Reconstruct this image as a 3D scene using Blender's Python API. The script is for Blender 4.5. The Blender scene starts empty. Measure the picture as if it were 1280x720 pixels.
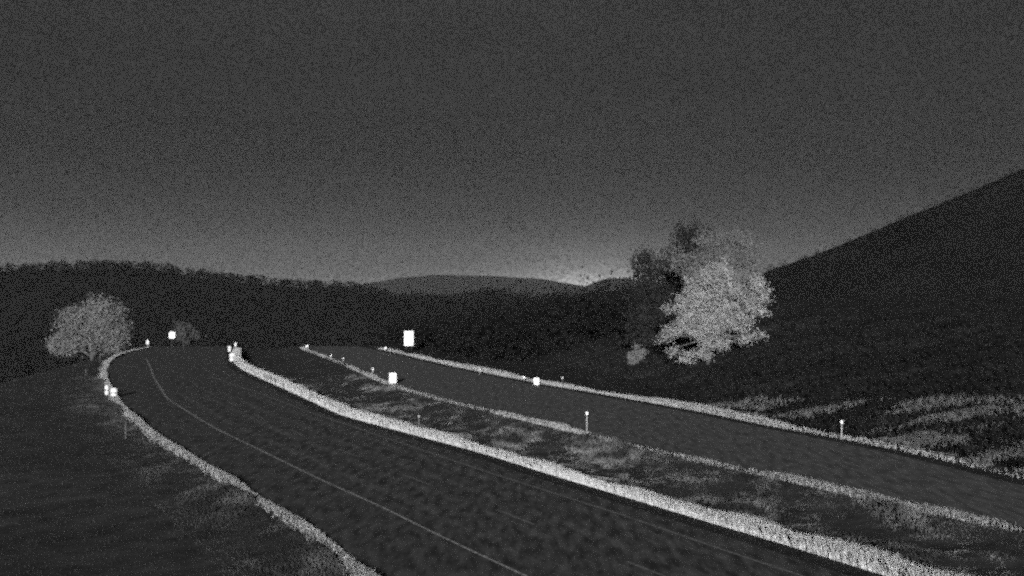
import bpy, math, random
import numpy as np
from mathutils import Vector
random.seed(7)
rng = np.random.default_rng(11)
S = bpy.context.scene
COL = S.collection
R = math.radians
F = 1758.0          # focal length in pixels of a 1280 wide frame
H = 7.5             # camera height above the road, m

# ------------------------------------------------------------------ camera
cam = bpy.data.cameras.new('camera')
cam.sensor_width = 36.0
cam.lens = F / 1280 * 36.0
cam.clip_start = 0.1
cam.clip_end = 9000
cam.dof.use_dof = True              # the lens is focused a little short of the road
cam.dof.focus_distance = 8.0
cam.dof.aperture_fstop = 4.2
co = bpy.data.objects.new('camera', cam)
COL.objects.link(co)
co.location = (0, 0, H)
co.rotation_euler = (R(90), 0, 0)
S.camera = co

# ------------------------------------------------------------------ light of a clear night, low sun lamp in place of the camera illuminator
SUN_EL, SUN_AZ = 8.0, 183.0      # azimuth clockwise from +Y (the view direction)
world = bpy.data.worlds.new('World')
S.world = world
world.use_nodes = True
nt = world.node_tree
nt.nodes.clear()
def wn(t, **k):
    n = nt.nodes.new(t)
    for a, b in k.items():
        setattr(n, a, b)
    return n
def wl(a, b):
    nt.links.new(a, b)
def wmath(op, a, b=None, clamp=False):
    n = wn('ShaderNodeMath', operation=op, use_clamp=clamp)
    for i, v in enumerate((a, b)):
        if v is None:
            continue
        if isinstance(v, (int, float)):
            n.inputs[i].default_value = v
        else:
            wl(v, n.inputs[i])
    return n.outputs[0]
sky = wn('ShaderNodeTexSky', sky_type='NISHITA', sun_disc=False)
sky.sun_elevation = R(SUN_EL)
sky.sun_rotation = R(SUN_AZ)
sky.altitude = 200
sky.dust_density = 2.0
bw = wn('ShaderNodeRGBToBW')
wl(sky.outputs[0], bw.inputs[0])
geo = wn('ShaderNodeTexCoord')
sep = wn('ShaderNodeSeparateXYZ')
wl(geo.outputs['Generated'], sep.inputs[0])
# last glow of dusk low over the hills ahead, strongest over the notch between the far hills
GAZ = R(3.6)
dx = wmath('SUBTRACT', sep.outputs[0], math.sin(GAZ))
fx = wmath('POWER', 2.718, wmath('MULTIPLY', wmath('MULTIPLY', dx, dx), -1 / (2 * 0.045 ** 2)))
fx2 = wmath('POWER', 2.718, wmath('MULTIPLY', wmath('MULTIPLY', dx, dx), -1 / (2 * 0.25 ** 2)))
zz = wmath('MAXIMUM', sep.outputs[2], 0.0)
low = wmath('POWER', 2.718, wmath('MULTIPLY', zz, -1 / 0.011))
mid = wmath('POWER', 2.718, wmath('MULTIPLY', zz, -1 / 0.036))
veil = wmath('MULTIPLY', wmath('SUBTRACT', zz, 0.09), 9.0, True)      # thin high cloud overhead
low2 = wmath('POWER', 2.718, wmath('MULTIPLY', zz, -1 / 0.014))
front = wmath('MAXIMUM', sep.outputs[1], 0.0)
g1 = wmath('MULTIPLY', wmath('MULTIPLY', fx, low), 4.6)
g2 = wmath('ADD', wmath('ADD', wmath('MULTIPLY', mid, 0.95), wmath('MULTIPLY', low2, 0.85)), wmath('MULTIPLY', veil, 0.14))
glow = wmath('MULTIPLY', wmath('ADD', g1, g2), front)
GLOW = 1.0
BASE = 0.055
mp = wn('ShaderNodeMapping')
mp.inputs['Scale'].default_value = (1.5, 1.5, 7.0)
wl(geo.outputs['Generated'], mp.inputs[0])
nz = wn('ShaderNodeTexNoise')
nz.inputs['Scale'].default_value = 3.0
nz.inputs['Detail'].default_value = 8.0
nz.inputs['Roughness'].default_value = 0.62
wl(mp.outputs[0], nz.inputs[0])
nz2 = wn('ShaderNodeTexNoise')          # fine noise added to the sky as grain, no cloud
nz2.inputs['Scale'].default_value = 560.0
nz2.inputs['Detail'].default_value = 3.0
nz2.inputs['Roughness'].default_value = 0.7
wl(geo.outputs['Generated'], nz2.inputs[0])
cl = wmath('MAXIMUM', wmath('ADD', wmath('MULTIPLY', nz.outputs[0], 0.5), wmath('ADD', wmath('MULTIPLY', nz2.outputs[0], 3.2), -0.85)), 0.5)
tot = wmath('ADD', wmath('MULTIPLY', bw.outputs[0], BASE), wmath('MULTIPLY', glow, GLOW))
tot = wmath('MULTIPLY', tot, cl)
bg = wn('ShaderNodeBackground')
wl(tot, bg.inputs[0])
bg.inputs[1].default_value = 0.1
wo = wn('ShaderNodeOutputWorld')
wl(bg.outputs[0], wo.inputs[0])

sun = bpy.data.lights.new('illuminator_sun', 'SUN')  # distant lamp standing in for an illuminator beside the camera
sun.energy = 5.0
sun.angle = R(0.5)
sun.color = (1, 1, 1)
so = bpy.data.objects.new('illuminator_sun', sun)
COL.objects.link(so)
d = Vector((math.sin(R(SUN_AZ)) * math.cos(R(SUN_EL)), math.cos(R(SUN_AZ)) * math.cos(R(SUN_EL)), math.sin(R(SUN_EL))))
so.rotation_euler = d.to_track_quat('Z', 'Y').to_euler()
so.location = d * 100

vs = S.view_settings
S.display_settings.display_device = 'sRGB'
vs.view_transform = 'Standard'
vs.look = 'None'
vs.exposure = 0
vs.gamma = 1
vs.use_curve_mapping = False
cy = S.cycles
S.render.engine = 'CYCLES'
cy.use_denoising = False          # a noisy night exposure
cy.use_adaptive_sampling = True
cy.adaptive_threshold = 1.0
cy.adaptive_min_samples = 2
cy.max_bounces = 3
cy.volume_bounces = 1
cy.transparent_max_bounces = 6
cy.filter_width = 2.0

# ------------------------------------------------------------------ helpers
def mat(name, lo, hi=None, scale=1.0, detail=6, rough=0.9, spec=0.15, p=(0.35, 0.65), bump=0.0, stretch=None):
    m = bpy.data.materials.new(name)
    m.use_nodes = True
    n = m.node_tree.nodes
    L = m.node_tree.links
    b = n['Principled BSDF']
    b.inputs['Roughness'].default_value = rough
    b.inputs['Specular IOR Level'].default_value = spec
    if hi is None:
        b.inputs['Base Color'].default_value = (lo, lo, lo, 1)
        return m
    tc = n.new('ShaderNodeTexCoord')
    t = n.new('ShaderNodeTexNoise')
    t.inputs['Scale'].default_value = scale
    t.inputs['Detail'].default_value = detail
    t.inputs['Roughness'].default_value = 0.65
    src = tc.outputs['Object']
    if stretch:
        mpn = n.new('ShaderNodeMapping')
        mpn.inputs['Scale'].default_value = stretch
        L.new(src, mpn.inputs[0])
        src = mpn.outputs[0]
    L.new(src, t.inputs['Vector'])
    r = n.new('ShaderNodeValToRGB')
    r.color_ramp.elements[0].position = p[0]
    r.color_ramp.elements[1].position = p[1]
    r.color_ramp.elements[0].color = (lo, lo, lo, 1)
    r.color_ramp.elements[1].color = (hi, hi, hi, 1)
    L.new(t.outputs[0], r.inputs[0])
    L.new(r.outputs[0], b.inputs['Base Color'])
    if bump:
        bp = n.new('ShaderNodeBump')
        bp.inputs['Strength'].default_value = 1.0
        bp.inputs['Distance'].default_value = bump
        L.new(t.outputs[0], bp.inputs['Height'])
        L.new(bp.outputs[0], b.inputs['Normal'])
    return m

def obj_np(name, v, f, m, parent=None, smooth=False):
    v = np.asarray(v, dtype=np.float32)
    f = np.asarray(f, dtype=np.int32)
    me = bpy.data.meshes.new(name)
    k = f.shape[1]
    me.vertices.add(len(v))
    me.vertices.foreach_set('co', v.ravel())
    me.loops.add(f.size)
    me.loops.foreach_set('vertex_index', f.ravel())
    me.polygons.add(len(f))
    me.polygons.foreach_set('loop_start', np.arange(0, f.size, k, dtype=np.int32))
    me.polygons.foreach_set('loop_total', np.full(len(f), k, dtype=np.int32))
    if smooth:
        me.polygons.foreach_set('use_smooth', np.ones(len(f), dtype=bool))
    me.update(calc_edges=True)
    me.validate()
    me.materials.append(m)
    o = bpy.data.objects.new(name, me)
    COL.objects.link(o)
    if parent:
        o.parent = parent
    return o

def struct(o):
    o['kind'] = 'structure'
    return o
def stuff(o):
    o['kind'] = 'stuff'
    return o
def tag(o, label, cat, group=None):
    o['label'] = label
    o['category'] = cat
    if group:
        o['group'] = group
    return o
def empty(name, loc, rz=0.0):
    o = bpy.data.objects.new(name, None)
    o.empty_display_size = 0.3
    COL.objects.link(o)
    o.location = loc
    o.rotation_euler = (0, 0, rz)
    return o

class MB:
    def __init__(s):
        s.v, s.f = [], []
    def add(s, v, f):
        b = len(s.v)
        s.v += [tuple(q) for q in v]
        s.f += [tuple(i + b for i in q) for q in f]
    def tube(s, pts, rad, n=10, cap=True):
        b = len(s.v)
        pts = [Vector(p) for p in pts]
        for i, p in enumerate(pts):
            t = (pts[min(i + 1, len(pts) - 1)] - pts[max(i - 1, 0)]).normalized()
            a = t.orthogonal().normalized() if abs(t.z) < 0.99 else Vector((1, 0, 0))
            c = t.cross(a).normalized()
            r = rad[i] if isinstance(rad, (list, tuple)) else rad
            for k in range(n):
                q = 2 * math.pi * k / n
                s.v.append(tuple(p + a * (r * math.cos(q)) + c * (r * math.sin(q))))
        for i in range(len(pts) - 1):
            for k in range(n):
                k2 = (k + 1) % n
                s.f.append((b + i * n + k, b + i * n + k2, b + (i + 1) * n + k2, b + (i + 1) * n + k))
        if cap:
            s.f.append(tuple(b + k for k in reversed(range(n))))
            s.f.append(tuple(b + (len(pts) - 1) * n + k for k in range(n)))
    def plate(s, w, h, t, cz, rad, y=0.0, n=5):
        """upright rounded plate facing -Y"""
        out = []
        for cx_, cz_, a0 in ((w / 2 - rad, h / 2 - rad, 0), (-w / 2 + rad, h / 2 - rad, 90), (-w / 2 + rad, -h / 2 + rad, 180), (w / 2 - rad, -h / 2 + rad, 270)):
            for k in range(n + 1):
                a = R(a0 + 90 * k / n)
                out.append((cx_ + rad * math.cos(a), cz + cz_ + rad * math.sin(a)))
        m_ = len(out)
        v = [(x, y - t / 2, z) for x, z in out] + [(x, y + t / 2, z) for x, z in out]
        f = [tuple(range(m_)), tuple(reversed(range(m_, 2 * m_)))]
        f += [(k, m_ + k, m_ + (k + 1) % m_, (k + 1) % m_) for k in range(m_)]
        s.add(v, f)
    def build(s, name, m, parent=None, smooth=False):
        me = bpy.data.meshes.new(name)
        me.from_pydata(s.v, [], s.f)
        me.update()
        if smooth:
            for p in me.polygons:
                p.use_smooth = True
        me.materials.append(m)
        o = bpy.data.objects.new(name, me)
        COL.objects.link(o)
        if parent:
            o.parent = parent
        return o

# value noise on numpy arrays
_tab = rng.random((256, 256))
def vnoise(x, y):
    x = np.asarray(x, float); y = np.asarray(y, float)
    xi = np.floor(x).astype(int); yi = np.floor(y).astype(int)
    fx_, fy_ = x - xi, y - yi
    fx_ = fx_ * fx_ * (3 - 2 * fx_); fy_ = fy_ * fy_ * (3 - 2 * fy_)
    a = _tab[xi % 256, yi % 256]; b = _tab[(xi + 1) % 256, yi % 256]
    c = _tab[xi % 256, (yi + 1) % 256]; e = _tab[(xi + 1) % 256, (yi + 1) % 256]
    return (a * (1 - fx_) + b * fx_) * (1 - fy_) + (c * (1 - fx_) + e * fx_) * fy_
def fbm(x, y, o=4):
    s, a, t = 0, 0.5, 0
    for k in range(o):
        s = s + a * vnoise(x * 2 ** k + 17.3 * k, y * 2 ** k + 9.1 * k)
        t += a
        a *= 0.5
    return s / t

# ------------------------------------------------------------------ the plan of the two carriageways, in metres
def survey(px):
    q = np.array(sorted(((H * F / (y - 360), (x - 640) * H / (y - 360)) for x, y in px)))
    return q[:, 0], q[:, 1]
LEFT = survey([(458, 718), (400, 668), (320, 620), (255, 580), (200, 548), (165, 520), (146, 498), (134, 476), (131, 463), (140, 449), (160, 440), (184, 435.5)])
STRIP = survey([(1180, 745), (1083, 717), (993, 687), (900, 660), (786, 625), (689, 596), (599, 567), (502, 541), (421, 519), (371, 495), (343, 482), (316, 470), (300, 462), (290, 454), (290, 441), (296, 433)])
LANE = survey([(186, 456), (192, 473), (208, 498), (242, 520), (267, 535), (333, 567), (400, 600), (481, 636), (546, 669), (640, 713)])
FAINT = survey([(343, 499), (382, 514), (542, 568), (607, 590), (689, 616), (786, 647), (888, 683)])
MED = survey([(1280, 661), (1130, 629), (1000, 600), (870, 573), (733, 541), (640, 519), (560, 500), (491, 481), (430, 454), (385, 437)])
RIGHT = survey([(1280, 602), (1150, 570), (1060, 551), (960, 533), (870, 514), (740, 491), (670, 479), (560, 457), (480, 438)])
def curve(C):
    ys, xs = C
    # smooth fit that stays a function of distance
    yy = np.concatenate([[ys[0] - 60], ys, [ys[-1] + 60]])
    k = min(3, len(ys) - 1)
    s0 = (xs[k] - xs[0]) / (ys[k] - ys[0])
    s1 = (xs[-1] - xs[-3]) / (ys[-1] - ys[-3])
    xx = np.concatenate([[xs[0] - 60 * s0], xs, [xs[-1] + 60 * s1]])
    grid = np.arange(yy[0], yy[-1], 1.0)
    g = np.interp(grid, yy, xx)
    ker = np.hanning(9); ker /= ker.sum()
    g2 = np.convolve(np.pad(g, 4, mode='edge'), ker, mode='valid')
    g2[:5] = g[:5]; g2[-5:] = g[-5:]
    return lambda y: np.interp(y, grid, g2)
xE, xS, xM, xR = curve(LEFT), curve(STRIP), curve(MED), curve(RIGHT)

def sstep(a, b, x):
    t = np.clip((np.asarray(x, float) - a) / (b - a), 0, 1)
    return t * t * (3 - 2 * t)
def ground_z(x, y):
    x = np.asarray(x, float); y = np.asarray(y, float)
    yc = np.clip(y, -30, 215)
    e, s_, m_, r_ = xE(yc), xS(yc), xM(yc), xR(yc)
    z = np.zeros(np.broadcast(x, y).shape)
    und = (fbm(x * 0.08 + 5, y * 0.08) - 0.5)
    rough = (fbm(x * 0.6, y * 0.6 + 3, 3) - 0.5)
    u = e - x                                            # left field
    z = z + np.where(u > 0, -0.06 * np.clip(u - 1.0, 0, 14) + (und * 1.0 + rough * 0.22) * sstep(1.5, 12, u), 0)
    w = np.clip((x - s_) / np.maximum(m_ - s_, 0.5), 0, 1)   # median
    inmed = (x > s_) & (x < m_)
    z = z + np.where(inmed, (-0.45 + und * 0.5 + rough * 0.3) * np.sin(w * math.pi) ** 1.2, 0)
    v = x - r_                                           # bank on the right
    off = np.interp(y, [55, 75, 115], [0.6, 2.0, 10.0])
    raw = 0.27 * np.maximum(v - off, 0)
    z = z + np.where(v > 0, 7.0 * (1 - np.exp(-raw / 7.0)) + (und * 1.1 + rough * 0.3) * sstep(1.0, 9, v), 0)
    yc_ = np.interp(x / np.maximum(y, 20), [-0.7, -0.364, -0.30, -0.262], [85, 112, 147, 181])   # the field falls away sooner on the left
    t = np.maximum(y - yc_, 0)
    z = z - 30 * (1 - np.exp(-(t / 200.0) ** 1.3))
    far = np.maximum(np.abs(x) - 200, 0)
    z = z - 8 * (1 - np.exp(-far / 200))
    return z

# ------------------------------------------------------------------ materials
M_GROUND = mat('field_grass', 0.035, 0.085, 0.9, 10, bump=0.05)
M_ROAD = mat('asphalt', 0.055, 0.18, 2.2, 12, 0.9, 0.1, p=(0.38, 0.66), stretch=(1.5, 0.28, 1))
M_ROAD2 = mat('pale_asphalt', 0.10, 0.25, 2.2, 12, 0.9, 0.1, p=(0.38, 0.66), stretch=(1.5, 0.28, 1))
M_GUTTER = mat('dark_gutter', 0.02, 0.06, 1.5, 6)  # darker band along the road edge below the grass
M_LINE = mat('worn_paint', 0.22, 0.75, 5.0, 8, p=(0.38, 0.6))
M_STRAW = mat('dry_grass', 0.22, 0.72, 12.0, 5, p=(0.35, 0.6))
M_STRAW2 = mat('verge_grass', 0.12, 0.58, 9.0, 5, p=(0.35, 0.62))
M_STRAW3 = mat('thin_verge_grass', 0.09, 0.50, 5.0, 6, p=(0.38, 0.62))
M_TUFT = mat('rough_grass', 0.07, 0.24, 3.0, 5)
M_FIELDEDGE = mat('field_edge', 0.03, 0.13, 0.7, 8, p=(0.44, 0.68), stretch=(1, 0.5, 1))
M_LEAF3 = mat('dimmed_upper_leaves', 0.09, 0.21, 1.0, 6, p=(0.3, 0.65))  # darker leaf colour stands in for light fading up the pale tree
M_MOTTLE = mat('mottled_grass', 0.03, 0.28, 0.7, 8, p=(0.44, 0.66), stretch=(1, 0.5, 1))
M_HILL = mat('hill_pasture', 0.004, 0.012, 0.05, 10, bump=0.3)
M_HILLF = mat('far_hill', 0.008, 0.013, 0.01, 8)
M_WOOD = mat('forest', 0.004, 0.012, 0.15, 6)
M_LEAF = mat('pale_leaves', 0.16, 0.50, 1.3, 6, p=(0.3, 0.65))
M_LEAF2 = mat('grey_leaves', 0.12, 0.24, 1.0, 6, p=(0.3, 0.65))
M_LEAFD = mat('dark_needles', 0.015, 0.035, 1.0, 5)
M_BARK = mat('bark', 0.06, 0.14, 6, 6, stretch=(1, 1, 0.2), bump=0.02)
M_WHITE = mat('white_sheeting', 0.86, 0.92, 3.0, 4, 0.5, 0.3)
M_POST = mat('white_plastic', 0.40, 0.58, 6.0, 5, 0.6, 0.3)
M_GREYP = mat('weathered_post', 0.11, 0.2, 8.0, 5)
M_STEEL = mat('galvanised', 0.06, 0.12, 8.0, 4, 0.7, 0.3)

# ------------------------------------------------------------------ ground
def spread(lo, hi, step, far, g=1.16):
    a = list(np.arange(lo, hi + step * 0.5, step))
    s_, q = step, hi
    while q < far:
        s_ *= g; q += s_; a.append(min(q, far))
    s_, q = step, lo
    b = []
    while q > -far:
        s_ *= g; q -= s_; b.append(max(q, -far))
    return np.array(b[::-1] + a)
gx = spread(-75, 60, 0.8, 3400)
gy = spread(0, 205, 0.8, 3400)
X, Y = np.meshgrid(gx, gy)
Z = ground_z(X, Y)
e_, r_ = xE(np.clip(Y, -30, 215)), xR(np.clip(Y, -30, 215))
Z = Z - 0.02
nx, ny = len(gx), len(gy)
idx = np.arange(nx * ny).reshape(ny, nx)
struct(obj_np('ground', np.stack([X, Y, Z], -1).reshape(-1, 3),
       np.stack([idx[:-1, :-1], idx[:-1, 1:], idx[1:, 1:], idx[1:, :-1]], -1).reshape(-1, 4), M_GROUND, smooth=True))

def ribbon(name, fa, fb, m, y0, y1, dz, parent=None, n=6, step=1.0):
    ys = np.arange(y0, y1 + step * 0.5, step)
    a, b = fa(ys), fb(ys)
    t = np.linspace(0, 1, n)[None, :]
    xx = a[:, None] * (1 - t) + b[:, None] * t
    yy = np.repeat(ys[:, None], n, 1)
    dr = -30 * (1 - np.exp(-(np.maximum(yy - 181, 0) / 200.0) ** 1.3))
    v = np.stack([xx, yy, dr + dz], -1).reshape(-1, 3)
    i = np.arange(len(ys) * n).reshape(len(ys), n)
    return obj_np(name, v, np.stack([i[:-1, :-1], i[:-1, 1:], i[1:, 1:], i[1:, :-1]], -1).reshape(-1, 4), m, parent)
def off(f, o):
    return lambda y: f(y) + o
def mix(f, g, t):
    return lambda y: f(y) * (1 - t) + g(y) * t
Y0, Y1 = 6, 205
road = struct(ribbon('road', off(xE, 0.1), off(xS, -0.7), M_ROAD, Y0, Y1, 0.0))
ribbon('gutter', off(xS, -0.7), off(xS, 0.25), M_GUTTER, Y0, Y1, -0.004, road, 3)
def lw(o, y):   # a painted line keeps its width square to the road
    return o * 1.08
xL, xF = curve(LANE), curve(FAINT)
ribbon('edge_line', xL, off(xL, 0.10), M_LINE, Y0, 150, 0.004, road, 2)
ribbon('edge_line', xF, off(xF, 0.13), mat('faded_paint', 0.12, 0.40, 4, 8), Y0, 120, 0.004, road, 2)
mid_ = mix(xL, xF, 0.5)
WORN = mat('polished_wheel_track', 0.06, 0.225, 2.2, 12, 0.9, 0.1, p=(0.37, 0.65), stretch=(1.5, 0.28, 1))
DARKT = mat('oil_darkened_strip', 0.05, 0.19, 2.2, 12, 0.9, 0.1, p=(0.39, 0.67), stretch=(1.5, 0.28, 1))
for t_, w_, m_ in ((0.16, 0.5, WORN), (0.30, 0.35, DARKT), (0.39, 0.5, WORN), (0.62, 0.5, WORN), (0.75, 0.4, DARKT), (0.86, 0.5, WORN)):
    ribbon('wheel_track', mix(xL, xF, t_), off(mix(xL, xF, t_), w_), m_, Y0, 100, 0.003, road, 3)
FADED = mat('worn_dash_paint', 0.14, 0.36, 4, 8)
for y_ in np.arange(8.6, 150, 9.0):
    ribbon('lane_dash', mid_, off(mid_, 0.12), FADED, y_, y_ + 3.0, 0.006, road, 2, 0.5)
road2 = struct(ribbon('road', off(xM, 0.15), off(xR, -0.75), M_ROAD2, 12, Y1, 0.0))
ribbon('gutter', off(xR, -0.75), off(xR, 0.2), M_GUTTER, 12, Y1, -0.004, road2, 3)

# ------------------------------------------------------------------ hills
def ridge(name, crest, d, foot, m, depth, rough=0.0, rows=10, dd=None):
    """a hill whose skyline runs along the surveyed crest points, with a face and a back"""
    cx_ = np.array([c[0] for c in crest], float)
    cy_ = np.array([c[1] for c in crest], float)
    px = np.linspace(cx_[0], cx_[-1], 160)
    py = np.interp(px, cx_, cy_)
    ker = np.hanning(7); ker /= ker.sum()
    py = np.convolve(np.pad(py, 3, mode='edge'), ker, mode='valid')
    dist = np.full_like(px, d) if dd is None else np.interp(px, [c for c, _ in dd], [q for _, q in dd])
    top = H - (py - 360) * dist / F
    dirx = (px - 640) / F
    V = []
    prof = [(-depth, 0.0), (-depth * 0.8, 0.12), (-depth * 0.6, 0.3), (-depth * 0.4, 0.52), (-depth * 0.25, 0.72), (-depth * 0.12, 0.89), (-depth * .05, .97), (0, 1.0), (depth * .1, .98), (depth * 0.4, 0.7), (depth, 0)]
    for a, b in prof:
        q = dist + a
        z = foot + (top - foot) * b
        x = dirx * q
        z = z + rough * (fbm(x * 0.02, q * 0.02 + 3) - 0.5) * (2 if b < 0.95 else 0.8)
        V.append(np.stack([x, q, z], -1))
    V = np.array(V)
    n0, n1 = V.shape[:2]
    i = np.arange(n0 * n1).reshape(n0, n1)
    o = obj_np(name, V.reshape(-1, 3), np.stack([i[:-1, :-1], i[:-1, 1:], i[1:, 1:], i[1:, :-1]], -1).reshape(-1, 4), m, smooth=True)
    return struct(o), V
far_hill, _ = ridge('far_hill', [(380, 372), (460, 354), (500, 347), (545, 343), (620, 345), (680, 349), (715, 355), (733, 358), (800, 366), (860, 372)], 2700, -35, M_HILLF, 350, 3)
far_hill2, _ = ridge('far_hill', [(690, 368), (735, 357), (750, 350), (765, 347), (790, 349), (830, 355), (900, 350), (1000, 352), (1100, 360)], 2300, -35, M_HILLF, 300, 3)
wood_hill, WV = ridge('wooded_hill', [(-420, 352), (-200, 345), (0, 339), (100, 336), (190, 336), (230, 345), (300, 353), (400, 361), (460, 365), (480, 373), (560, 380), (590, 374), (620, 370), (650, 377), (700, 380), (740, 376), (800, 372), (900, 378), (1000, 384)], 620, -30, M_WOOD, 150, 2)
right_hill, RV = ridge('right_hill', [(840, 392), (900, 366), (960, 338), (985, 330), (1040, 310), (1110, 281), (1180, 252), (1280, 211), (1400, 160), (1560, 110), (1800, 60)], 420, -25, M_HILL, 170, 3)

# the far wood that covers the left hill and the valley, one mass
def leaf_quads(c, size, n_up=0.0):
    n = len(c)
    nrm = rng.normal(size=(n, 3)); nrm[:, 2] += n_up
    nrm /= np.linalg.norm(nrm, axis=1)[:, None]
    t = np.cross(nrm, rng.normal(size=(n, 3))); t /= np.linalg.norm(t, axis=1)[:, None]
    b = np.cross(nrm, t)
    s_ = np.broadcast_to(np.asarray(size, float), (n,))[:, None]
    a = s_ * (0.6 + 0.5 * rng.random((n, 1)))
    e = s_ * (0.35 + 0.3 * rng.random((n, 1)))
    v = np.stack([c - t * a, c - b * e, c + t * a, c + b * e], 1).reshape(-1, 3)
    f = np.arange(4 * n).reshape(n, 4)
    return v, f
def wood(name, V, rows, n, hmin, hmax, m, per=26, px0=None):
    n0, n1 = V.shape[:2]
    i = rng.uniform(rows[0], rows[1], n); j = rng.uniform(0, n1 - 1.01, n)
    i0, j0 = i.astype(int), j.astype(int)
    fi, fj = (i - i0)[:, None], (j - j0)[:, None]
    p = (V[i0, j0] * (1 - fi) + V[i0 + 1, j0] * fi) * (1 - fj) + (V[i0, j0 + 1] * (1 - fi) + V[i0 + 1, j0 + 1] * fi) * fj
    hh = rng.uniform(hmin, hmax, n)
    tt = rng.random((n, per)) ** 0.8
    r = hh[:, None] * 0.7 * np.sqrt(np.clip(1 - (tt * 1.05 - 0.25) ** 2 / 0.75, 0.02, 1)) * np.sqrt(rng.random((n, per)))
    an = rng.random((n, per)) * 2 * math.pi
    c = np.stack([p[:, 0, None] + r * np.cos(an), p[:, 1, None] + r * np.sin(an), p[:, 2, None] + hh[:, None] * tt], -1).reshape(-1, 3)
    v, f = leaf_quads(c, np.repeat(hh * 0.17, per))
    return stuff(obj_np(name, v, f, m))
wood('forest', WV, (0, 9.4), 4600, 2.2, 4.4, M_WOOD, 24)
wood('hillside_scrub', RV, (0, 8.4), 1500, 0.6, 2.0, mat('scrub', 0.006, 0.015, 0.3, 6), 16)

# dark trees of the valley, beyond the bend and left of the big trees, one mass
n = 420
y = rng.uniform(142, 215, n)
v = 6 + 60 * rng.random(n) ** 1.2
x = xR(np.minimum(y, 200)) + v
kp = x / y * F + 640 < 850
x, y = x[kp], y[kp]
n = len(x)
hh = rng.uniform(2.0, 4.6, n)
zz_ = ground_z(x, y)
c = np.stack([x, y, zz_], -1)[:, None] + rng.normal(size=(n, 70, 3)) * (hh * 0.30)[:, None, None] + np.array([0, 0, 1.0]) * (hh * 0.5)[:, None, None]
c = c.reshape(-1, 3)
v_, f_ = leaf_quads(c, 0.32)
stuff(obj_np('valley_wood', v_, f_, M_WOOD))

# ------------------------------------------------------------------ grass
def blades(name, x, y, h, m, w0=0.016, lean=0.35, kz=0.0):
    n = len(x)
    z = ground_z(x, y) + kz - 0.03
    dist = np.hypot(x, y)
    w = (w0 * 0.45 + 0.00012 * dist) * (0.6 + 0.8 * rng.random(n))
    fa = rng.normal(0, 0.9, n)
    ax, ay = np.cos(fa), np.sin(fa)
    la = rng.random(n) * 2 * math.pi
    ll = h * lean * rng.random(n)
    b = np.stack([x, y, z], -1)
    s_ = np.stack([ax * w, ay * w, np.zeros(n)], -1)
    up = np.stack([ll * np.cos(la), ll * np.sin(la), h], -1)
    midp = b + up * np.array([0.35, 0.35, 0.6])
    v = np.stack([b - s_, b + s_, midp + s_ * 0.75, b + up, midp - s_ * 0.75], 1).reshape(-1, 3)
    i = np.arange(n)[:, None] * 5
    return stuff(obj_np(name, v, i + np.array([[0, 1, 2, 3, 4]]), m))
def along(n, y0, y1, power=1.0):
    # evenly spread in the length of the road, a little thinner far away
    return y0 + (y1 - y0) * rng.random(n) ** power
# tall dry strip on the near side of the median
n = 150000
y = along(n, 30, 172, 1.2)
tall = np.interp(y, [36, 42, 50, 65, 90, 160, 172], [0.52, 0.46, 0.36, 0.42, 0.58, 0.55, 0.25])
tall = tall * (0.75 + 0.5 * fbm(y * 0.5, y * 0 + 2, 3))
wid = np.interp(y, [28, 42, 48, 176], [1.15, 0.95, 0.5, 0.55])
x = xS(y) + 0.25 + wid * rng.random(n) ** 1.2
blades('dry_grass_strip', x, y, tall * (0.45 + 0.75 * rng.random(n)), M_STRAW, lean=0.5)
# far side of the median, ragged
n = 75000
y = along(n, 36, 176, 1.2)
k = fbm(y * 0.16 + 40, y * 0 + 7, 4)
keep = rng.random(n) < np.clip((k - 0.40) * 2.6, 0.06, 0.6) * np.interp(y, [40, 110, 130], [1, 0.8, 0.4])
y = y[keep]; k = k[keep]
x = xM(y) - 0.45 + 0.5 * rng.random(len(y))
blades('verge_grass', x, y, (0.02 + 0.32 * k) * (0.3 + 0.9 * rng.random(len(y))), M_STRAW3, lean=0.7)
# outer verge of the right road
n = 75000
y = along(n, 44, 174, 1.1)
k = fbm(y * 0.14 + 80, y * 0 + 3, 4)
dens = np.clip((k - 0.2) * 2.5, 0.1, 1) * np.interp(y, [44, 66, 80, 112, 120, 174], [0.05, 0.09, 0.5, 0.9, 0.28, 0.12])
keep = rng.random(n) < dens
y = y[keep]; k = k[keep]
x = xR(y) + 0.2 + 0.8 * rng.random(len(y))
blades('verge_grass', x, y, np.interp(y, [60, 82], [0.65, 1.0]) * (0.12 + 0.34 * k) * (0.3 + 0.9 * rng.random(len(y))), M_STRAW2, lean=0.6)
# left verge of the near road
n = 75000
y = along(n, 30, 178, 1.2)
k = fbm(y * 0.2 + 10, y * 0 + 30, 4)
keep = rng.random(n) < np.clip((k - 0.25) * 2.0, 0.28, 0.75)
y = y[keep]; k = k[keep]
x = xE(y) + 0.1 - 0.40 * np.abs(rng.normal(0, 0.6, len(y)))
blades('verge_grass', x, y, (0.04 + 0.25 * k) * (0.3 + 0.9 * rng.random(len(y))), M_STRAW3, lean=0.6)
# mottled low grass all over the median
n = 130000
y = along(n, 34, 125, 1.2)
x = xS(y) + 0.6 + (xM(y) - xS(y) - 0.9) * rng.random(n)
k = fbm(x * 0.45 + 3, y * 0.12 + 50, 4)
blades('median_grass', x, y, (0.04 + 0.26 * np.clip((k - 0.48) * 4, 0, 1)) * (0.4 + 0.9 * rng.random(n)) * np.interp(y, [36, 55, 100, 130], [0.55, 1, 0.5, 0.2]), M_MOTTLE, lean=1.1)
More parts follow.
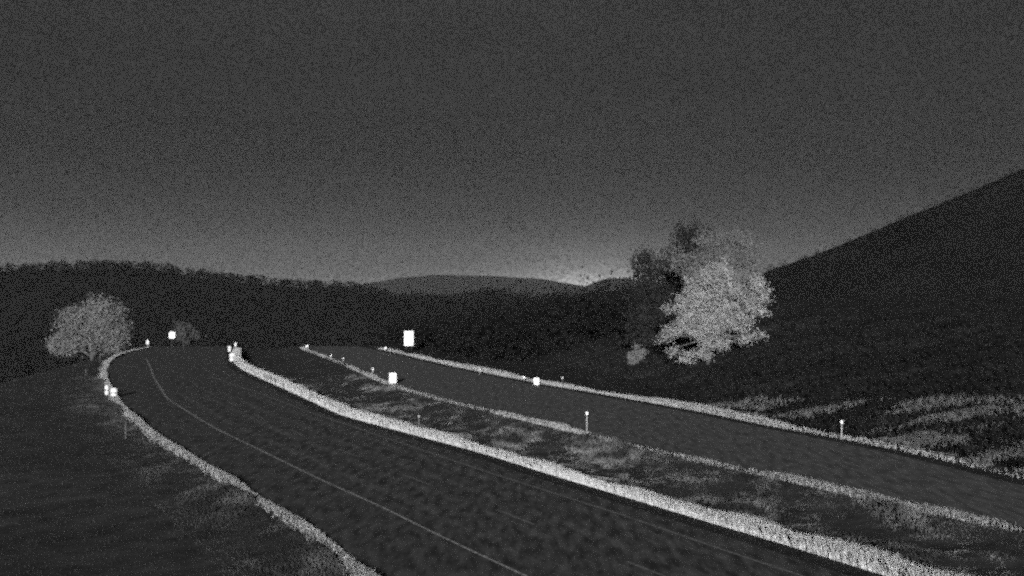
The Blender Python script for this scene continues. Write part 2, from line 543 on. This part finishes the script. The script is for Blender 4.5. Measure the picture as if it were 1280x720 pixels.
# rough grass in streaks down the bank to the right
n = 260000
y = 48 + 44 * rng.random(n)
v = 0.8 + 13 * rng.random(n) ** 1.2
x = xR(y) + v
k = fbm((y + 0.35 * v) * 0.5 + 9, (v - 0.2 * y) * 0.26 + 5, 5)
top = np.interp(y, [50, 62, 74, 90], [14, 12, 10, 7.0])
keep = rng.random(n) < np.clip((k - 0.50) * 7, 0.03, 0.9) * np.clip((top - v) / 7, 0, 1) * np.interp(y, [50, 72, 90], [1, 1, 0.5])
x, y, k = x[keep], y[keep], k[keep]
blades('bank_tufts', x, y, (0.06 + 0.3 * np.clip((k - 0.42) * 4, 0, 1)) * (0.4 + 0.9 * rng.random(len(x))), M_TUFT, lean=1.0)
# dark blades added over the rest of the bank to hide its lit ground
n = 120000
y = 55 + 135 * rng.random(n)
v = 1.2 + 100 * rng.random(n) ** 1.3
x = xR(y) + v
blades('bank_dark_cover', x, y, 0.12 + 0.3 * rng.random(n), mat('dark_cover_blades', 0.004, 0.012, 0.5, 6), w0=0.06, lean=0.9)
# thin mottled grass at the edge of the left field
n = 70000
y = along(n, 30, 120, 1.3)
v = 0.4 + 3.4 * rng.random(n) ** 2.4
x = xE(y) - v
k = fbm(x * 0.4 + 60, y * 0.16 + 15, 4)
blades('field_edge_grass', x, y, (0.02 + 0.16 * np.clip((k - 0.46) * 4, 0, 1) * np.interp(v, [0.5, 3.5], [1, 0.15])) * (0.4 + 0.9 * rng.random(n)), M_FIELDEDGE, lean=1.2)
# short dark sward over the left field
n = 60000
y = 14 + 150 * rng.random(n) ** 1.5
x = xE(y) - 1.5 - 45 * rng.random(n)
blades('field_grass', x, y, 0.03 + 0.05 * rng.random(n), mat('short_grass', 0.03, 0.06, 1.0, 6), lean=1.5)

# ------------------------------------------------------------------ trees
def at(px, py, dist):
    return Vector(((px - 640) * dist / F, dist, H - (py - 360) * dist / F))
def crown_from(lobes, dist, n, size, depth=1.0, clump=0.55, fill=1.0):
    """leaf clumps through the volume of several lobes given as (px, py, rx, ry) at that distance"""
    A = np.array([l[2] * l[3] for l in lobes], float); A /= A.sum()
    out = []
    for l, a in zip(lobes, A):
        c = at(l[0], l[1], dist)
        rx, rz = l[2] * dist / F, l[3] * dist / F
        nc = max(5, int(n * a / 34))
        q = rng.normal(size=(nc, 3)); q /= np.linalg.norm(q, axis=1)[:, None]
        q *= (rng.random((nc, 1)) ** 0.5) * (0.75 + 0.45 * rng.random((nc, 1)))
        q = q * np.array([rx, rx * depth, rz]) + np.array(c)
        m_ = int(math.ceil(n * a / nc))
        o = rng.normal(size=(nc, m_, 3)) * clump * np.array([1, 1, 0.8])
        out.append((q[:, None] + o).reshape(-1, 3))
    c = np.concatenate(out)
    return leaf_quads(c, size * (0.6 + 0.8 * rng.random(len(c))), 0.25)
def tree(name, lobes, dist, base_px, n, size, leaf, label, cat, clump=0.5, trunk_r=0.2, group=None, depth=0.8, bark=None):
    bark = bark or M_BARK
    bx = (base_px[0] - 640) * dist / F
    bz = float(ground_z(bx, dist)) - 0.05
    root = empty(name, (bx, dist, bz))
    tag(root, label, cat, group)
    v, f = crown_from(lobes, dist, n, size, depth, clump)
    loc = np.array([bx, dist, bz])
    v = v - loc
    low = f.reshape(-1, 4)
    zmin = v[low].min(axis=(1, 2)) if False else v[low][:, :, 2].min(axis=1)
    low = low[zmin > 0.02]
    obj_np('crown', v, low, leaf, root)
    tops = [at(l[0], l[1], dist) - Vector(loc) for l in lobes]
    top = max(tops, key=lambda p: p.z)
    mb = MB()
    k = 7
    pts = []
    for i in range(k + 1):
        t = i / k
        pts.append((top.x * t ** 1.6 + 0.12 * math.sin(5 * t), 0.1 * math.sin(7 * t), top.z * t - 0.15 * (1 - t)))
    mb.tube(pts, [trunk_r * (1.35 - 1.2 * i / k) for i in range(k + 1)], 8)
    mb.build('trunk', bark, root, True)
    for p in tops:
        if p is top:
            continue
        mb = MB()
        s0 = Vector(pts[2])
        mb.tube([s0, s0.lerp(p, 0.35) + Vector((0, 0, 0.15)), s0.lerp(p, 0.7) + Vector((0, 0, 0.1)), p], [trunk_r * 0.6, trunk_r * 0.45, trunk_r * 0.3, trunk_r * 0.1], 6)
        mb.build('limb', bark, root, True)
    return root
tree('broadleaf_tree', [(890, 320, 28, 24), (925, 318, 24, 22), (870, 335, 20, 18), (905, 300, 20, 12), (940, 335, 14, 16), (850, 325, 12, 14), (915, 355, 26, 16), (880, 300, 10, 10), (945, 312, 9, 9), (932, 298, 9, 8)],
     121, (898, 455), 9000, 0.10, M_LEAF3, 'upper crown of the pale tree, coloured darker for its weaker light', 'tree', 0.36, 0.16)  # shape added so the pale tree dims towards its top
tree('broadleaf_tree', [(905, 395, 32, 28), (880, 410, 24, 24), (858, 400, 14, 14), (830, 421, 9, 6), (835, 386, 8, 5), (841, 437, 7, 7), (858, 447, 8, 10), (876, 440, 12, 10), (900, 431, 14, 9), (932, 424, 14, 7), (953, 419, 9, 5), (955, 391, 7, 6), (957, 370, 9, 9), (945, 352, 12, 12), (925, 402, 14, 14), (870, 370, 26, 22), (905, 365, 28, 18), (940, 378, 16, 14), (855, 385, 12, 12), (895, 340, 22, 14), (848, 412, 14, 12)],
     115, (885, 458), 22000, 0.085, M_LEAF, 'brightest pale leafy tree standing low on the dark bank right of the road', 'tree', 0.24, 0.16)
tree('conifer_tree', [(862, 305, 20, 24), (812, 345, 22, 30), (815, 385, 32, 32), (838, 350, 26, 40), (812, 425, 34, 28), (845, 415, 30, 40), (872, 290, 12, 10), (850, 292, 10, 12), (808, 325, 14, 16), (800, 400, 20, 40)],
     131, (825, 455), 12000, 0.17, M_LEAFD, 'dark tree standing behind and left of the pale tree', 'tree', 0.45, 0.25, bark=mat('dark_bark', 0.02, 0.04, 6, 5))
tree('shrub', [(798, 441, 8, 9), (790, 449, 7, 6)], 124, (795, 457), 1100, 0.10, M_LEAF2, 'small pale shrub at the foot of the dark tree', 'shrub', 0.16, 0.04)
tree('broadleaf_tree', [(127, 396, 26, 25), (98, 406, 21, 24), (140, 415, 20, 24), (83, 428, 17, 13), (112, 421, 36, 15), (80, 430, 17, 9), (140, 424, 18, 12)],
     180, (112, 441), 24000, 0.16, M_LEAF2, 'round grey tree with two lobes beyond the left bend of the road', 'tree', 0.5, 0.22)
tree('shrub', [(228, 414, 10, 10), (236, 421, 9, 7)], 196, (228, 433), 900, 0.26, mat('dim_leaves', 0.05, 0.09, 1.5, 5), 'dim bush right behind the small rounded white sign', 'shrub', 0.3, 0.05)

# ------------------------------------------------------------------ signs and markers
def panel_sign(name, px, py, wpx, hpx, dist, rad, label, posts=1, gz=None):
    c = at(px, py, dist)
    w, h = wpx * dist / F, hpx * dist / F
    z0 = float(ground_z(c.x, dist)) if gz is None else gz
    root = empty(name, (c.x, dist, z0))
    tag(root, label, 'sign')
    mb = MB(); mb.plate(w, h, 0.03, c.z - z0, min(rad, w * 0.499, h * 0.499), n=8); p = mb.build('panel', M_WHITE, root)
    mb = MB(); mb.plate(w * 0.9, 0.05, 0.03, c.z - z0 + h * 0.25, 0.01, 0.032); mb.build('bracket', M_STEEL, root)
    for i in range(posts):
        xo = 0 if posts == 1 else (-w * 0.3 if i == 0 else w * 0.3)
        mb = MB(); mb.tube([(xo, 0.08, -0.15), (xo, 0.08, c.z - z0 + h * 0.45)], 0.032, 10); mb.build('post', M_STEEL, root, True)
    return root
panel_sign('road_sign', 511, 423, 11.8, 18.8, 164, 0.06, 'largest bright white upright panel sign, beyond the far end of the right road', 2)
panel_sign('marker_sign', 491, 472.5, 9, 13, 110, 0.03, 'white reflective panel low on the far edge of the grassy median')
panel_sign('marker_sign', 670.5, 476.5, 7, 9, 107, 0.05, 'small white reflective plate on the outer verge of the right road')
panel_sign('road_sign', 215, 419, 8, 8.5, 186, 0.25, 'small rounded white sign in front of the dim bush at the far bend')

def post(px, py, hpx, dist_base, head, m, label, grp='slender roadside marker posts', headm=None, w=0.055, bright=True):
    dist = dist_base
    x = (px - 640) * dist / F
    z0 = float(ground_z(x, dist))
    h = hpx * dist / F
    root = empty('marker_post', (x, dist, z0))
    tag(root, label, 'marker post', grp)
    mb = MB()
    mb.tube([(0, 0, -0.1), (0, 0, h * 0.5), (0.0, 0, h)], [w * 0.55, w * 0.5, w * 0.45], 8)
    mb.build('post', m, root, True)
    if head:
        mb = MB(); mb.plate(head[0], head[1], 0.02, h - head[1] * 0.35, min(head) * 0.4, -w * 0.6); mb.build('reflector', headm or M_WHITE, root)
    return root
def gd(py):
    return H * F / (py - 360)
post(733.5, 540, 25, gd(540), (0.13, 0.17), M_POST, 'white post with reflector on the far edge of the median, before the pale tree')
post(1052, 551, 24, gd(550), (0.16, 0.16), M_POST, 'white post with bright round reflector on the right verge, below the bank')
post(523.5, 536, 21, gd(536.5), (0.09, 0.12), M_GREYP, 'grey post rising from the tall dry grass strip', headm=M_POST)
post(157, 547, 22, gd(547), None, M_GREYP, 'dim grey stake just left of the near road verge')
post(107.5, 468, 8, gd(469), (0.1, 0.1), M_GREYP, 'dim stake alone in the left field, the one farther from the road', headm=M_GREYP)
post(125, 450, 8, gd(452), (0.1, 0.1), M_GREYP, 'dim stake in the left field below the round grey tree', headm=M_GREYP)
post(184.5, 436, 9, 176, (0.28, 0.55), M_POST, 'short bright white post where the left verge disappears')
post(294.5, 438, 8, 172, (0.22, 0.5), M_POST, 'short bright white post at the far tip of the dry grass strip')
post(466, 466, 7, 123, (0.14, 0.2), M_POST, 'small white post up the road from the panel on the median edge')
post(429, 455, 5, 143, (0.14, 0.14), M_POST, 'small white post on the median edge, nearer of a close pair')
post(414, 451, 5, 149, (0.14, 0.16), M_POST, 'small white post on the median edge, farther of a close pair')
post(384, 439, 5, 172, (0.34, 0.26), M_POST, 'bright squat reflector post at the far tip of the median')
post(482, 440, 4, 168, (0.26, 0.22), M_POST, 'bright reflector post where the right verge begins')
post(600, 467, 6, 123, (0.1, 0.1), M_POST, 'faint small post on the right verge between the large sign and small plate')
post(655, 475, 5, 114, (0.2, 0.16), M_POST, 'low post immediately left of the small plate on the right verge')
post(703, 484, 14, 105, (0.11, 0.11), M_STEEL, 'thin dark post with one bright dot behind the right verge')

def bollard(px, py, wpx, hpx, dist, label):
    x = (px - 640) * dist / F
    z0 = float(ground_z(x, dist))
    w, h = wpx * dist / F, hpx * dist / F
    root = empty('verge_marker', (x, dist, z0))
    tag(root, label, 'verge marker', 'stout white verge markers')
    prof = [(0.46, -0.08), (0.46, 0.1), (0.44, 0.4), (0.5, 0.55), (0.5, 0.75), (0.42, 0.9), (0.25, 0.98), (0.05, 1.0)]
    mb = MB(); mb.tube([(0, 0, q * h) for _, q in prof], [r * w for r, _ in prof], 16); mb.build('body', M_WHITE, root, True)
    mb = MB(); mb.tube([(0, 0, 0.44 * h), (0, 0, 0.52 * h)], [0.50 * w, 0.51 * w], 16, False); mb.build('band', M_STEEL, root, True)
    return root
bollard(142.5, 496, 9, 12, gd(496.5), 'largest stout white marker, on the near verge where the road bends')
bollard(133.5, 492, 5, 12, gd(493), 'narrow white marker just left of the stout marker at the left bend')
bollard(290.5, 451, 8, 10, gd(451), 'stout white marker at the far bend of the dry grass strip')
bollard(287, 443, 4.5, 7, 166, 'small white marker behind the stout one on the dry grass strip')

# ------------------------------------------------------------------ night haze
hz = MB()
a, zb, zt = 3480, -42, 110
hz.add([(-a, -a, zb), (a, -a, zb), (a, a, zb), (-a, a, zb), (-a, -a, zt), (a, -a, zt), (a, a, zt), (-a, a, zt)],
       [(0, 3, 2, 1), (4, 5, 6, 7), (0, 1, 5, 4), (1, 2, 6, 5), (2, 3, 7, 6), (3, 0, 4, 7)])
hm = bpy.data.materials.new('night_haze')
hm.use_nodes = True
hm.node_tree.nodes.clear()
pv = hm.node_tree.nodes.new('ShaderNodeVolumePrincipled')
pv.inputs['Color'].default_value = (0.6, 0.6, 0.6, 1)
pv.inputs['Density'].default_value = 0.00009
ho = hm.node_tree.nodes.new('ShaderNodeOutputMaterial')
hm.node_tree.links.new(pv.outputs[0], ho.inputs['Volume'])
stuff(hz.build('haze', hm))
